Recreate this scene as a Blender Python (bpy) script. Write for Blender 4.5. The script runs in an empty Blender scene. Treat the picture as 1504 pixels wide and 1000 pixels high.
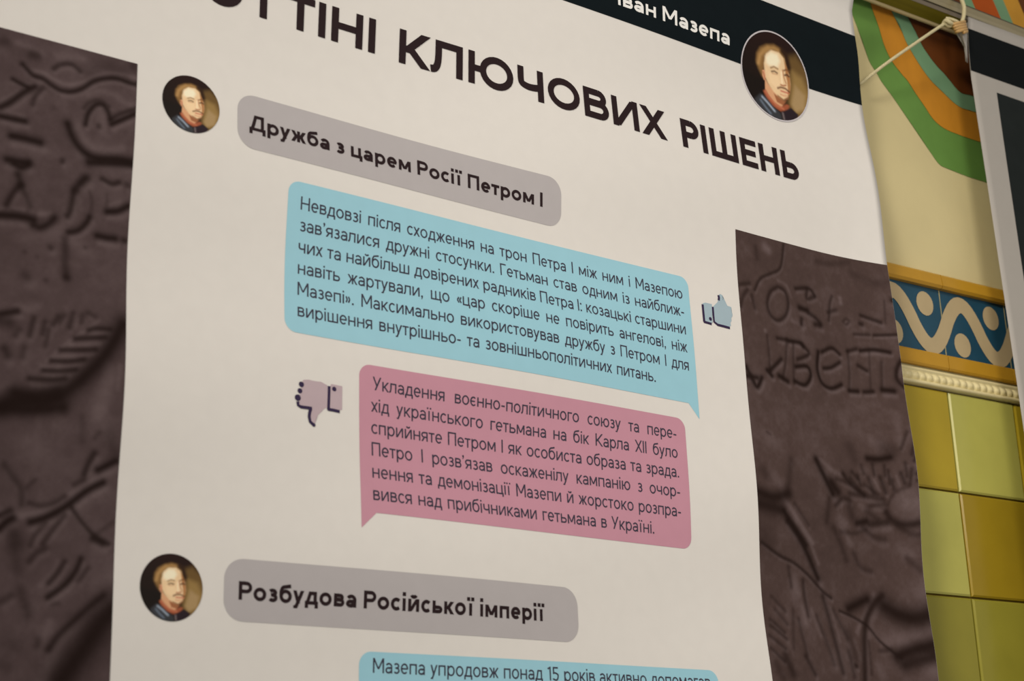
import bpy, bmesh, math
import numpy as np
from mathutils import Vector, Matrix

SC = bpy.context.scene
COL = SC.collection

# ------------------------------------------------------------------ camera
# measured from the vanishing points of the printed lines: rows are the
# banner's right / into-wall / up axes seen from the camera
F = 2388.5
RM = np.array([[0.80441652, 0.15717962, 0.57289495],
               [-0.59324478, 0.26322096, 0.76077287],
               [-0.03121997, -0.9518452, 0.30498528]])
Z0 = 1.959                                     # height of the banner's origin
CAM = np.array([-0.80188105, -1.18158805, -0.45916931 + Z0])
cd = bpy.data.cameras.new('camera')
cam = bpy.data.objects.new('camera', cd)
COL.objects.link(cam)
cd.sensor_width = 36.0
cd.lens = F / 1504 * 36.0
cd.clip_start = 0.02
m = Matrix.Identity(4)
for i in range(3):
    m[i][0] = RM[i][0]
    m[i][1] = -RM[i][1]
    m[i][2] = -RM[i][2]
    m[i][3] = CAM[i]
cam.matrix_world = m
cd.dof.use_dof = True
cd.dof.focus_distance = 1.72
cd.dof.aperture_fstop = 8.0
SC.camera = cam

# ------------------------------------------------------------------ light
w = bpy.data.worlds.new('hall_light')
SC.world = w
w.use_nodes = True
bg = w.node_tree.nodes['Background']
bg.inputs[0].default_value = (1.0, 0.91, 0.80, 1)
bg.inputs[1].default_value = 0.30


def lamp(name, loc, target, size, power, col, cone=0):
    l = bpy.data.lights.new(name, 'SPOT' if cone else 'AREA')
    if cone:
        l.spot_size = math.radians(cone)
        l.spot_blend = 1.0
        l.shadow_soft_size = size / 2
        power *= 4.3
    else:
        l.shape = 'DISK'
        l.size = size
    l.energy = power
    l.color = col
    o = bpy.data.objects.new(name, l)
    COL.objects.link(o)
    o.location = loc
    o.rotation_euler = (Vector(target) - Vector(loc)).to_track_quat('-Z', 'Y').to_euler()
    return o


lamp('added_left_spot', (-5.2, -3.2, Z0 + 2.9), (0.46, 0, Z0 + 0.0), 1.6, 420, (1.0, 0.90, 0.79), 15)  # unseen spot, added so brightness falls off towards the banner's left
lamp('added_centre_fill', (0.15, -1.35, Z0 + 0.45), (0.2, 0, Z0), 0.6, 6.0, (1.0, 0.90, 0.79))  # unseen area light added close in front to lift the banner's centre
SC.view_settings.view_transform = 'Standard'
SC.view_settings.look = 'None'
SC.view_settings.exposure = 0.05
SC.view_settings.gamma = 1.0
SC.view_settings.use_curve_mapping = False


# ------------------------------------------------------------------ measuring
def ray(px, py):
    return RM @ np.array([px - 752.0, py - 500.0, F])


def on_banner(px, py):
    """metres on the banner's plane (x to the right, z up) of a measured point"""
    d = ray(px, py)
    p = CAM + d * (-CAM[1] / d[1])
    return p[0], p[2] - Z0


YAW = math.radians(-2.5)                       # the wall is turned a little against the banner
WO = np.array([0.7283, 0.0426, Z0])
WA = np.array([math.cos(YAW), math.sin(YAW), 0.0])
WN = np.array([-WA[1], WA[0], 0.0])            # into the wall


def on_wall(px, py):
    d = ray(px, py)
    t = np.dot(WO - CAM, WN) / np.dot(d, WN)
    p = CAM + t * d
    return float(np.dot(p - WO, WA)), float(p[2] - Z0)


def wall_pt(s, z, out=0.0):
    p = WO + WA * s - WN * out
    return (p[0], p[1], p[2] + z)


def sm(t):
    t = min(1.0, max(0.0, t))
    return t * t * (3 - 2 * t)


def interp(v, xs, ys):
    return float(np.interp(v, xs, ys))


# ------------------------------------------------------------------ materials
LF = (0.79, 0.72, 0.64)


def lin(c):
    c = c / 255.0
    return c / 12.92 if c <= 0.04045 else ((c + 0.055) / 1.055) ** 2.4


def alb(r, g, b, k=1.0):
    """surface colour of something that looks r, g, b under the hall's warm lamps"""
    return tuple(min(0.95, k * lin(v) / f) for v, f in zip((r, g, b), LF))


def material(name, col, rough=0.6, noise=0.0, scale=40.0, metallic=0.0, bump=0.0, spec=0.3, attr=None, bscale=None, stretch=None):
    mt = bpy.data.materials.new(name)
    mt.use_nodes = True
    nt = mt.node_tree
    b = nt.nodes['Principled BSDF']
    b.inputs['Roughness'].default_value = rough
    b.inputs['Metallic'].default_value = metallic
    b.inputs['Specular IOR Level'].default_value = spec
    tc = nt.nodes.new('ShaderNodeTexCoord')
    vec = tc.outputs['Object']
    if stretch:
        mp = nt.nodes.new('ShaderNodeMapping')
        mp.inputs['Scale'].default_value = stretch
        nt.links.new(vec, mp.inputs['Vector'])
        vec = mp.outputs[0]
    src = None
    if attr:
        a = nt.nodes.new('ShaderNodeAttribute')
        a.attribute_name = attr
        src = a.outputs['Color']
    if noise > 0:
        n = nt.nodes.new('ShaderNodeTexNoise')
        n.inputs['Scale'].default_value = scale
        n.inputs['Detail'].default_value = 5
        nt.links.new(vec, n.inputs['Vector'])
        mr = nt.nodes.new('ShaderNodeMapRange')
        mr.inputs['From Min'].default_value = 0.3
        mr.inputs['From Max'].default_value = 0.7
        mr.inputs['To Min'].default_value = 1 - noise
        mr.inputs['To Max'].default_value = 1 + noise
        nt.links.new(n.outputs['Fac'], mr.inputs['Value'])
        vm = nt.nodes.new('ShaderNodeVectorMath')
        vm.operation = 'SCALE'
        if src:
            nt.links.new(src, vm.inputs[0])
        else:
            vm.inputs[0].default_value = col[:3]
        nt.links.new(mr.outputs[0], vm.inputs['Scale'])
        nt.links.new(vm.outputs[0], b.inputs['Base Color'])
    elif src:
        nt.links.new(src, b.inputs['Base Color'])
    else:
        b.inputs['Base Color'].default_value = (*col[:3], 1)
    if bump > 0:
        n2 = nt.nodes.new('ShaderNodeTexNoise')
        n2.inputs['Scale'].default_value = bscale or scale
        n2.inputs['Detail'].default_value = 3
        nt.links.new(vec, n2.inputs['Vector'])
        bp = nt.nodes.new('ShaderNodeBump')
        bp.inputs['Strength'].default_value = bump
        bp.inputs['Distance'].default_value = 0.002
        nt.links.new(n2.outputs['Fac'], bp.inputs['Height'])
        nt.links.new(bp.outputs[0], b.inputs['Normal'])
    return mt


M = {}
M['cloth'] = material('banner_cloth', alb(208, 199, 187), 0.55, 0.012, 60, spec=0.25)
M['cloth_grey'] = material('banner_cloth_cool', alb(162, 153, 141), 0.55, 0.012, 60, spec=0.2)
M['navy'] = material('navy_print', alb(17, 23, 25), 0.75, 0.05, 50, spec=0.04)
M['charcoal'] = material('charcoal_print', alb(33, 36, 34), 0.75, 0.05, 50, spec=0.05)
M['black'] = material('black_print', alb(20, 22, 22), 0.75, 0.05, 50, spec=0.04)
M['ink'] = material('dark_brown_ink', alb(38, 25, 26), 0.6, 0.03, 200, spec=0.1)
M['ink_text'] = material('dark_slate_ink', alb(58, 54, 64), 0.6, 0.03, 200, spec=0.1)
M['white_ink'] = material('white_print', alb(222, 216, 208), 0.6, 0.01, 200, spec=0.1)
M['blue'] = material('pale_blue_print', alb(143, 184, 191), 0.55, 0.015, 60, spec=0.2)
M['pink'] = material('dusty_pink_print', alb(183, 129, 139), 0.55, 0.015, 60, spec=0.2)
M['grey'] = material('warm_grey_print', alb(167, 158, 153), 0.55, 0.015, 60, spec=0.2)
M['rim'] = material('pale_rim_print', alb(185, 175, 172), 0.55, 0.01, 60, spec=0.2)
M['icon_pink'] = material('icon_pink_print', alb(174, 152, 152), 0.55, 0.02, 60, spec=0.2)
M['icon_blue'] = material('icon_blue_print', alb(150, 165, 168), 0.55, 0.02, 60, spec=0.2)
M['icon_dark'] = material('icon_dark_print', alb(50, 38, 62), 0.55, 0.02, 60, spec=0.1)
M['relief'] = material('relief_photo_print', None, 0.7, 0.05, 900, spec=0.05, attr='print')
M['portrait'] = material('portrait_print', None, 0.55, 0.03, 900, spec=0.15, attr='print')
M['wall'] = material('cream_wall_paint', alb(196, 178, 129), 0.7, 0.05, 9, bump=0.15, bscale=60, spec=0.25)
M['m_green'] = material('green_wall_paint', alb(94, 128, 58), 0.6, 0.10, 14, spec=0.25)
M['m_orange'] = material('orange_wall_paint', alb(180, 118, 32), 0.6, 0.12, 22, spec=0.25, stretch=(1, 1, .5))
M['m_teal'] = material('grey_green_wall_paint', alb(106, 138, 100), 0.6, 0.08, 14, spec=0.25)
M['m_brown'] = material('brown_wall_paint', alb(88, 44, 10), 0.6, 0.14, 18, spec=0.25)
M['m_red'] = material('orange_red_wall_paint', alb(160, 68, 8), 0.6, 0.10, 18, spec=0.25)
M['m_yellow'] = material('ochre_yellow_wall_paint', alb(184, 130, 40), 0.6, 0.10, 18, spec=0.25)
M['f_yellow'] = material('ochre_glazed_tile', alb(170, 124, 32), 0.25, 0.06, 25, spec=0.4)
M['f_blue'] = material('petrol_blue_glazed_tile', alb(27, 64, 80), 0.35, 0.12, 25, spec=0.4)
M['f_cream'] = material('cream_tile_inlay', alb(168, 146, 108), 0.4, 0.06, 25, spec=0.35)
M['mould'] = material('cream_glazed_moulding', alb(206, 188, 138), 0.3, 0.08, 30, spec=0.45)
M['tile'] = material('glazed_wall_tile', None, 0.22, 0.06, 16, spec=0.45, attr='tint', bump=0.08, bscale=22)
M['grout'] = material('tile_grout', alb(92, 72, 14), 0.8, 0.1, 60)
M['joint'] = material('pale_tile_joint', alb(150, 138, 98), 0.8, 0.1, 60)
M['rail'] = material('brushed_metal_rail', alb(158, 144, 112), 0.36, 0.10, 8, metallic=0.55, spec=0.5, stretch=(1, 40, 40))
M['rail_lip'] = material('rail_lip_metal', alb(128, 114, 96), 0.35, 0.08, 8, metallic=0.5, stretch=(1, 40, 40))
M['rail_reflect'] = material('rail_olive_reflection', alb(104, 92, 20), 0.35, 0.12, 8, metallic=0.2, stretch=(1, 30, 30))  # yellow wall's reflection put into the underside's base colour
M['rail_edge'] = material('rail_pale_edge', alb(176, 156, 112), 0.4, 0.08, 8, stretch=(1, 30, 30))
M['rail_dark'] = material('rail_groove', alb(52, 46, 34), 0.5, 0.05, 30)
M['cord'] = material('cream_cotton_cord', alb(200, 184, 140), 0.8, 0.12, 500, bump=0.6, bscale=900)
M['tape'] = material('amber_cord', alb(186, 146, 90), 0.4, 0.12, 120, spec=0.4)


# ------------------------------------------------------------------ object helpers
def link(name, me, parent=None, mats=()):
    o = bpy.data.objects.new(name, me)
    COL.objects.link(o)
    for mt in mats:
        me.materials.append(mt)
    if parent:
        o.parent = parent
    return o


def mesh(name, vs, fs, mats, parent=None, midx=None, smooth=False):
    me = bpy.data.meshes.new(name)
    me.from_pydata([tuple(map(float, v)) for v in vs], [], fs)
    if midx:
        me.polygons.foreach_set('material_index', midx)
    if smooth:
        me.polygons.foreach_set('use_smooth', [True] * len(me.polygons))
    me.update()
    return link(name, me, parent, mats)


def empty(name, loc, label, cat, group=None):
    o = bpy.data.objects.new(name, None)
    o.empty_display_size = 0.05
    COL.objects.link(o)
    o['label'] = label
    o['category'] = cat
    if group:
        o['group'] = group
    return o


def structure(o):
    o['kind'] = 'structure'
    return o


# ------------------------------------------------------------------ cloth of the first banner
B_L, B_R, B_T, B_BOT = -0.56, 0.6345, 0.60, -0.80


def bulge(x, z):
    """how far the cloth stands off its plane towards the room"""
    e = interp(z, [-0.8, -0.1, 0.075, 0.2, 0.27, 0.41, 0.50], [0.017, 0.019, 0.0178, 0.0108, 0.0085, 0.0028, 0.0])
    t = max(0.0, (x - 0.515) / (B_R - 0.515))
    r = e * t ** 2.1
    fade = 1 - sm((z - 0.44) / 0.08)
    r += fade * (0.0022 * math.sin(22 * z + 5 * x + 1.2 * math.sin(6 * x)) + 0.0013 * math.sin(33 * z - 7 * x + 2.0)
                 + 0.0010 * math.sin(13 * x - 4 * z))
    if z > 0.536:                                # hem sleeve at the top
        r += 0.32 * (z - 0.536)
    return r


def S(x, z, lift=0.0):
    return (x, -bulge(x, z) - lift, z + Z0)


def grid_mesh(name, x0, x1, z0, z1, step, lift, mats, parent, colour=None, mask=None, surf=S):
    nx = max(1, int(round((x1 - x0) / step)))
    nz = max(1, int(round((z1 - z0) / step)))
    xs = np.linspace(x0, x1, nx + 1)
    zs = np.linspace(z0, z1, nz + 1)
    vs = [surf(x, z, lift) for z in zs for x in xs]
    fs = []
    for j in range(nz):
        for i in range(nx):
            a = j * (nx + 1) + i
            fs.append((a, a + 1, a + nx + 2, a + nx + 1))
    o = mesh(name, vs, fs, mats, parent, smooth=True)
    if colour is not None:
        X, Zg = np.meshgrid(xs, zs)
        c = colour(X, Zg)
        at = o.data.color_attributes.new('print', 'FLOAT_COLOR', 'POINT')
        buf = np.ones((c.shape[0] * c.shape[1], 4), np.float32)
        buf[:, :3] = c.reshape(-1, 3)
        at.data.foreach_set('color', buf.ravel())
    return o


def sheet(name, polys, lift, mt, parent, surf=S, cut=0.01):
    """flat printed shapes: outlines in banner metres, cut fine enough to follow the cloth"""
    bm = bmesh.new()
    for pts in polys:
        vv = [bm.verts.new((p[0], 0, p[1])) for p in pts]
        f = bm.faces.new(vv)
    bmesh.ops.triangulate(bm, faces=bm.faces[:], quad_method='BEAUTY', ngon_method='EAR_CLIP')
    if cut:
        for ax in (0, 2):
            lo = min(v.co[ax] for v in bm.verts)
            hi = max(v.co[ax] for v in bm.verts)
            k = math.floor(lo / cut) + 1
            while k * cut < hi:
                co = [0, 0, 0]
                no = [0, 0, 0]
                co[ax] = k * cut
                no[ax] = 1
                bmesh.ops.bisect_plane(bm, geom=bm.verts[:] + bm.edges[:] + bm.faces[:], plane_co=co, plane_no=no)
                k += 1
    for v in bm.verts:
        v.co = surf(v.co[0], v.co[2], lift)
    bm.normal_update()
    for f in bm.faces:
        if f.normal.y > 0:
            f.normal_flip()
    me = bpy.data.meshes.new(name)
    bm.to_mesh(me)
    bm.free()
    return link(name, me, parent, [mt])


def round_rect(x0, x1, z0, z1, r, n=8, corners=(1, 1, 1, 1)):
    """outline from the lower left, anticlockwise; corners: ll lr ur ul"""
    out = []
    for (cx, cz, a0, on) in ((x0, z0, 180, corners[0]), (x1, z0, 270, corners[1]), (x1, z1, 0, corners[2]), (x0, z1, 90, corners[3])):
        if not on:
            out.append((cx, cz))
            continue
        mx = x0 + r if cx == x0 else x1 - r
        mz = z0 + r if cz == z0 else z1 - r
        for k in range(n + 1):
            a = math.radians(a0 + 90 * k / n)
            out.append((mx + r * math.cos(a), mz + r * math.sin(a)))
    return out


def stroke_polys(pts, wd, cap=True):
    """a band of even width along a polyline as quads plus joints"""
    out = []
    h = wd / 2
    n = len(pts)
    nm = []
    for i in range(n):
        a = pts[max(0, i - 1)]
        b = pts[min(n - 1, i + 1)]
        dx, dz = b[0] - a[0], b[1] - a[1]
        L = math.hypot(dx, dz) or 1
        nm.append((-dz / L, dx / L))
    for i in range(n - 1):
        p, q = pts[i], pts[i + 1]
        a, b = nm[i], nm[i + 1]
        out.append([(p[0] + a[0] * h, p[1] + a[1] * h), (p[0] - a[0] * h, p[1] - a[1] * h),
                    (q[0] - b[0] * h, q[1] - b[1] * h), (q[0] + b[0] * h, q[1] + b[1] * h)])
    if cap:
        for p in (pts[0], pts[-1]):
            out.append([(p[0] + h * math.cos(t * math.pi / 4), p[1] + h * math.sin(t * math.pi / 4)) for t in range(8)])
    return out


def smooth_path(pts, n=8):
    """Catmull-Rom through the points"""
    P = [pts[0]] + list(pts) + [pts[-1]]
    out = []
    for i in range(1, len(P) - 2):
        p0, p1, p2, p3 = (np.array(P[i + k], float) for k in (-1, 0, 1, 2))
        for k in range(n):
            t = k / n
            out.append(tuple(0.5 * (2 * p1 + (p2 - p0) * t + (2 * p0 - 5 * p1 + 4 * p2 - p3) * t * t + (3 * p1 - p0 - 3 * p2 + p3) * t ** 3)))
    out.append(tuple(map(float, pts[-1])))
    return out


# ------------------------------------------------------------------ lettering: a geometric sans drawn with strokes
class Glyph:
    def __init__(g, W, H, w):
        g.W, g.H, g.w, g.h, g.p = W, H, w, w / 2, []

    def c(g, t):
        return g.h + t * (g.W - g.w)

    def rect(g, xa, xb, ya, yb):
        g.p.append([(xa, ya), (xb, ya), (xb, yb), (xa, yb)])

    def stem(g, t, y0=0.0, y1=None):
        y1 = g.H if y1 is None else y1
        x = g.c(t)
        g.rect(x - g.h, x + g.h, y0, y1)

    def bar(g, y, xa=0.0, xb=None, k=0.9):
        xb = g.W if xb is None else xb
        g.rect(xa, xb, y - g.h * k, y + g.h * k)

    def line(g, pts):
        g.p += stroke_polys(pts, g.w, cap=False)

    def arc(g, cx, cy, rx, ry, a0, a1):
        n = max(6, int(abs(a1 - a0) / 14))
        if abs(a1 - a0) == 360:                   # let a full ring overlap itself, without a notch
            n, a1 = n + 2, a1 + 720.0 / n
        g.line([(cx + rx * math.cos(math.radians(a0 + (a1 - a0) * k / n)), cy + ry * math.sin(math.radians(a0 + (a1 - a0) * k / n))) for k in range(n + 1)])

    def ring(g, x0, x1, y0, y1, a0=0, a1=360):
        g.arc((x0 + x1) / 2, (y0 + y1) / 2, (x1 - x0) / 2 - g.h, (y1 - y0) / 2 - g.h, a0, a1)

    def diag(g, xa, ya, xb, yb, k=1.0):
        L = math.hypot(xb - xa, yb - ya)
        hw = g.h * k * L / max(abs(yb - ya), 1e-6)
        g.p.append([(xa - hw, ya), (xa + hw, ya), (xb + hw, yb), (xb - hw, yb)])

    def bowl(g, xs, xe, y0, y1):
        """half round bowl to the right between two outer heights"""
        ry = (y1 - y0) / 2 - g.h
        rx = min(ry * 1.1, (xe - xs) * 0.62)
        xm = xe - g.h - rx
        g.rect(xs, xm, y1 - g.w, y1)
        g.rect(xs, xm, y0, y0 + g.w)
        g.arc(xm, (y0 + y1) / 2, rx, ry, -90, 90)

    def dot(g, x, y):
        g.rect(x - g.h * 1.08, x + g.h * 1.08, y, y + g.w * 1.08)

    def mirror(g):
        g.p = [[(g.W - x, y) for x, y in q][::-1] for q in g.p]


XH = 72.0
WID = {'а': 66, 'б': 76, 'в': 67, 'г': 52, 'д': 82, 'е': 72, 'є': 66, 'ж': 100, 'з': 60, 'и': 74, 'й': 74, 'к': 68, 'л': 74, 'м': 88, 'н': 72,
       'о': 77, 'п': 71, 'р': 75, 'с': 67, 'т': 62, 'у': 70, 'х': 68, 'ц': 80, 'ч': 67, 'ш': 104, 'щ': 113, 'ь': 68, 'ю': 103, 'я': 68}
WUP = {'Н': 90, 'П': 88, 'М': 106, 'Г': 68, 'У': 88, 'К': 88, 'Х': 90, 'Р': 80, 'Д': 104, 'Ю': 138, 'Ч': 82, 'О': 106, 'В': 84, 'И': 92, 'Ш': 126,
       'Е': 76, 'Ь': 80, 'Л': 94, 'Т': 80, 'С': 96}


def glyph(ch, w, sx):
    """(advance, polygons), capital height 100, stroke w, widths scaled by sx"""
    sb = 8.6 * sx                                # side bearing next to a stem
    if ch in 'іїІ1.,:’':
        pass
    low = ch in WID
    H = XH if low else 100.0
    W = (WID.get(ch) or WUP.get(ch) or 60) * sx
    g = Glyph(W, H, w)
    h, c = g.h, g.c
    k = ch.lower()
    L, R = sb, sb
    if ch in 'іїІ':
        g.W = w if ch != 'ї' else max(w, 30 * sx + w)
        H = 100 if ch == 'І' else XH
        g.H = H
        g.rect(g.W / 2 - h, g.W / 2 + h, 0, H)
        if ch == 'і':
            g.dot(w / 2, XH + 13)
        if ch == 'ї':
            g.dot(h, XH + 13)
            g.dot(g.W - h, XH + 13)
            L = R = sb * 0.45
    elif ch == '.':
        g.W = w * 1.2
        g.rect(0, w * 1.2, 0, w * 1.2)
    elif ch == ':':
        g.W = w * 1.2
        g.rect(0, w * 1.2, 0, w * 1.2)
        g.rect(0, w * 1.2, XH - w * 1.2, XH)
    elif ch == ',':
        g.W = w * 1.2
        g.rect(0, w * 1.2, 0, w * 1.2)
        g.p.append([(w * 0.5, 0), (w * 1.2, 0), (w * 0.5, -w * 1.4), (0, -w * 1.4)])
    elif ch == '’':
        g.W = w * 1.2
        g.rect(0, w * 1.2, 100 - w * 1.3, 100)
        g.p.append([(w * 0.5, 100 - w * 1.3), (w * 1.2, 100 - w * 1.3), (w * 0.5, 100 - w * 2.6), (0, 100 - w * 2.6)])
    elif ch == '-':
        g.W = 38 * sx
        g.rect(0, g.W, 34 - h, 34 + h)
    elif ch in '«»':
        g.W = 52 * sx
        for x in (0, 24 * sx):
            for s in (1, -1):
                a = (x + (h if ch == '«' else 26 * sx - h), 36)
                b = (x + (24 * sx if ch == '«' else h), 36 + s * 23)
                g.line([a, b])
        L = R = sb * 0.6
    elif ch == '1':
        g.W = 34 * sx
        g.rect(g.W - w, g.W, 0, 100)
        g.line([(0, 84), (g.W - h, 100 - h)])
    elif ch == '5':
        g.W = 70 * sx
        x1 = g.W
        g.rect(8 * sx, x1 * .92, 100 - w, 100)
        g.rect(6 * sx, 6 * sx + w, 48, 100)
        g.line(smooth_path([(6 * sx + h, 54), (x1 * .45, 62 - h), (x1 - h - 2, 46), (x1 - h, 32), (x1 * .75, h + 3), (x1 * .42, h), (h * .6, 14)]))
    elif k == 'а':
        g.stem(1, 0, H * .62)
        g.arc(c(.5), H - h - H * .28, c(1) - c(.5), H * .28, 0, 152)
        y1 = H * .60
        g.ring(0, W * .86, -1, y1, 40, 320)
        g.rect(W * .4, c(1), y1 - w, y1)
        g.rect(W * .4, W * .62, -1, w - 1)
        g.line([(W * .6, h - 1), (c(1), h + H * .16)])
        R, L = sb * .9, sb * .6
    elif k == 'б':
        g.ring(0, W, -1, H + 1)
        g.line(smooth_path([(h, H * .5), (h + .5, H * .86), (W * .26, 92 - h), (W * .55, 98 - h), (W * .92, 103 - h)]))
        L, R = sb * .7, sb * .6
    elif k == 'в':
        g.stem(0)
        m_ = H * .53
        g.bowl(0, W * .93, m_ - h * .9, H)
        g.bowl(0, W, 0, m_ + h * .9)
        R = sb * .6
    elif k == 'г':
        g.stem(0)
        g.rect(0, W, H - w * .95, H)
        R = sb * .25
    elif k == 'д':
        dd = -19 if low else -22
        g.rect(0, W, 0, w * .95)
        g.rect(0, w, dd, w * .5)
        g.rect(W - w, W, dd, w * .5)
        xr = W - w * .5 - W * .1
        g.rect(xr - h, xr + h, 0, H)
        g.rect(W * .30, xr + h, H - w * .95, H)
        g.line([(W * .145 + h * .3, w * .5), (W * .27, H * .42), (W * .30 + h, H - h * .2)])
        L = R = sb * .35
    elif k == 'е' and low:
        g.ring(0, W, -1, H + 1, 0, 316)
        g.rect(h, W - h * .4, H * .5 - h * .9, H * .5 + h * .9)
        L, R = sb * .7, sb * .6
    elif ch == 'Е':
        g.stem(0)
        for y, e in ((H - h * .95, 1), (H * .51, .92), (h * .95, 1)):
            g.rect(0, W * e, y - h * .95, y + h * .95)
        R = sb * .6
    elif k == 'є':
        g.ring(0, W * 1.06, -1, H + 1, 46, 314)
        g.rect(h, W * .78, H * .5 - h * .9, H * .5 + h * .9)
        L, R = sb * .7, sb * .3
    elif k == 'ж':
        x = W / 2
        g.rect(x - h, x + h, 0, H)
        for s in (-1, 1):
            g.diag(x + s * h, H * .5 - w * .5, x + s * (x - w * .62), H)
            g.diag(x + s * h, H * .5 + w * .5, x + s * (x - w * .62), 0)
        L = R = sb * .25
    elif k == 'з':
        m_ = H * .53
        g.ring(W * .02, W * .95, m_ - h * .9, H + 1, 150, -90)
        g.ring(0, W, -1, m_ + h * .9, 90, -150)
        g.rect(W * .32, W * .55, m_ - h * .9, m_ + h * .9)
        L, R = sb * .4, sb * .6
    elif k in 'ий':
        g.stem(0)
        g.stem(1)
        g.diag(w * .75, h * .3, W - w * .75, H - h * .3, .95)
        if k == 'й':
            g.arc(W / 2, H + 24, W * .22, 13, 195, 345)
    elif k == 'к':
        g.stem(0)
        g.diag(w * .9, H * .36, W - w * .62, H)
        g.diag(w * 1.35, H * .56, W - w * .58, 0)
        R = sb * .2
    elif k == 'л':
        g.stem(1)
        xa = W * .24
        g.rect(xa - h, W, H - w * .95, H)
        g.line(smooth_path([(xa, H), (xa - .2, H * .55), (xa - W * .03, H * .28), (xa - W * .11, w * .62), (0, h * .95)]))
        L = sb * .2
    elif k == 'м':
        g.stem(0)
        g.stem(1)
        yb = H * (.17 if low else .26)
        g.diag(w * .55, H, W / 2, yb, .95)
        g.diag(W - w * .55, H, W / 2, yb, .95)
    elif k == 'н':
        g.stem(0)
        g.stem(1)
        g.bar(H * .5, h, W - h)
    elif k == 'о':
        g.ring(0, W, -1, H + 1)
        L = R = sb * .65
    elif k == 'п':
        g.stem(0)
        g.stem(1)
        g.rect(0, W, H - w * .95, H)
    elif ch == 'р':
        g.stem(0, -25, H)
        g.ring(0, W, -1, H + 1)
        R = sb * .65
    elif ch == 'Р':
        g.stem(0)
        g.bowl(0, W, H * .36, H)
        R = sb * .4
    elif k == 'с':
        g.ring(0, W * 1.08, -1, H + 1, 44, 316)
        L, R = sb * .65, sb * .25
    elif k == 'т':
        g.rect(0, W, H - w * .95, H)
        g.rect(W / 2 - h, W / 2 + h, 0, H)
        L = R = sb * .3
    elif k == 'у':
        yb = -25 if low else 0
        xb, ym = W * .30, H * (.02 if low else .30)
        g.diag(w * .56, H, W * .5, ym)
        xe = W * (.24 if low else .30)
        g.diag(W - w * .56, H, xe, yb)
        if low:
            g.rect(W * .06, xe + h * .8, yb, yb + w * .8)
        L = R = sb * .2
    elif k == 'х':
        g.diag(w * .58, H, W - w * .58, 0)
        g.diag(W - w * .58, H, w * .58, 0)
        L = R = sb * .2
    elif k in 'цшщ':
        tail = 9 * sx if k != 'ш' else 0
        W2 = W - tail
        n = 2 if k == 'ц' else 3
        for i in range(n):
            x = (W2 - w) * i / (n - 1)
            g.rect(x, x + w, 0, H)
        g.rect(0, W, 0, w * .95)
        if tail:
            g.rect(W - w, W, -18, w)
            R = sb * .4
    elif k == 'ч':
        g.stem(1)
        y = H * .40
        g.rect(0, w, y + H * .20, H)
        g.line(smooth_path([(h, y + H * .22), (h + W * .04, y + H * .07), (W * .36, y), (W * .6, y), (W - h, y + H * .05)]))
    elif k == 'ь':
        g.stem(0)
        g.bowl(0, W, 0, H * .62)
        R = sb * .5
    elif k == 'ю':
        g.stem(0)
        x0 = W * (.27 if low else .25)
        g.rect(0, x0 + h, H * .5 - h * .9, H * .5 + h * .9)
        g.ring(x0, W, -1, H + 1)
        R = sb * .65
    elif k == 'я':
        g.stem(0)
        g.bowl(0, W, H * .36, H)
        g.diag(W * .52, H * .42, W - w * .58, 0)
        g.mirror()
        L, R = sb * .25, sb
    adv = L + g.W + R
    return adv, [[(x + L, y) for x, y in q] for q in g.p], L, R


def set_line(text, x0, x1, base, cap, wgt, sx=None, space=32.0):
    """polygons of one printed line between two x positions; the word spaces take up the slack, or sx is fitted"""
    k = cap / 100.0
    words = text.split(' ')

    def natural(s_):
        tot = 0.0
        for wd in words:
            tot += sum(glyph(ch, wgt, s_)[0] for ch in wd)
        f, l = glyph(words[0][0], wgt, s_), glyph(words[-1][-1], wgt, s_)
        return tot - f[2] - l[3]
    length = (x1 - x0) / k
    ns = len(words) - 1
    if sx is None:
        lo, hi = 0.3, 2.0
        for _ in range(40):
            mid = (lo + hi) / 2
            if natural(mid) + ns * space * mid > length:
                hi = mid
            else:
                lo = mid
        sx = lo
        sp = space * sx
    else:
        sp = (length - natural(sx)) / ns if ns else 0
    out = []
    x = -glyph(words[0][0], wgt, sx)[2]
    for wd in words:
        for ch in wd:
            adv, polys, _, _ = glyph(ch, wgt, sx)
            for q in polys:
                out.append([(x0 + (x + a) * k, base + b * k) for a, b in q])
            x += adv
        x += sp
    return out, sx, sp


def lettering(name, lines, mt, parent, lift=0.00045):
    vs, fs = [], []
    for q in lines:
        a = sum(q[i][0] * q[(i + 1) % len(q)][1] - q[(i + 1) % len(q)][0] * q[i][1] for i in range(len(q)))
        if a < 0:
            q = q[::-1]
        n0 = len(vs)
        vs += [S(x, z, lift + 4e-6 * (len(fs) % 9)) for x, z in q]
        fs.append(tuple(range(n0, n0 + len(q))))
    return mesh(name, vs, fs, [mt], parent)


# ------------------------------------------------------------------ wall behind
wv, wf = [], []
for out in (0.0, -0.12):
    for s, z in ((-1.7, -1.96), (1.7, -1.96), (1.7, 1.5), (-1.7, 1.5)):
        wv.append(wall_pt(s, z, out))
wf = [(0, 1, 2, 3), (7, 6, 5, 4), (0, 4, 5, 1), (1, 5, 6, 2), (2, 6, 7, 3), (3, 7, 4, 0)]
wall = structure(mesh('wall_back', wv, wf, [M['wall']]))


def wall_sheet(name, pts, mt, out, parent=wall, cut=None):
    bm = bmesh.new()
    f = bm.faces.new([bm.verts.new(wall_pt(s, z, out)) for s, z in pts])
    bmesh.ops.triangulate(bm, faces=[f])
    bm.normal_update()
    for f in bm.faces:
        if f.normal.y > 0:
            f.normal_flip()
    me = bpy.data.meshes.new(name)
    bm.to_mesh(me)
    bm.free()
    return link(name, me, parent, [mt])


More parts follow.
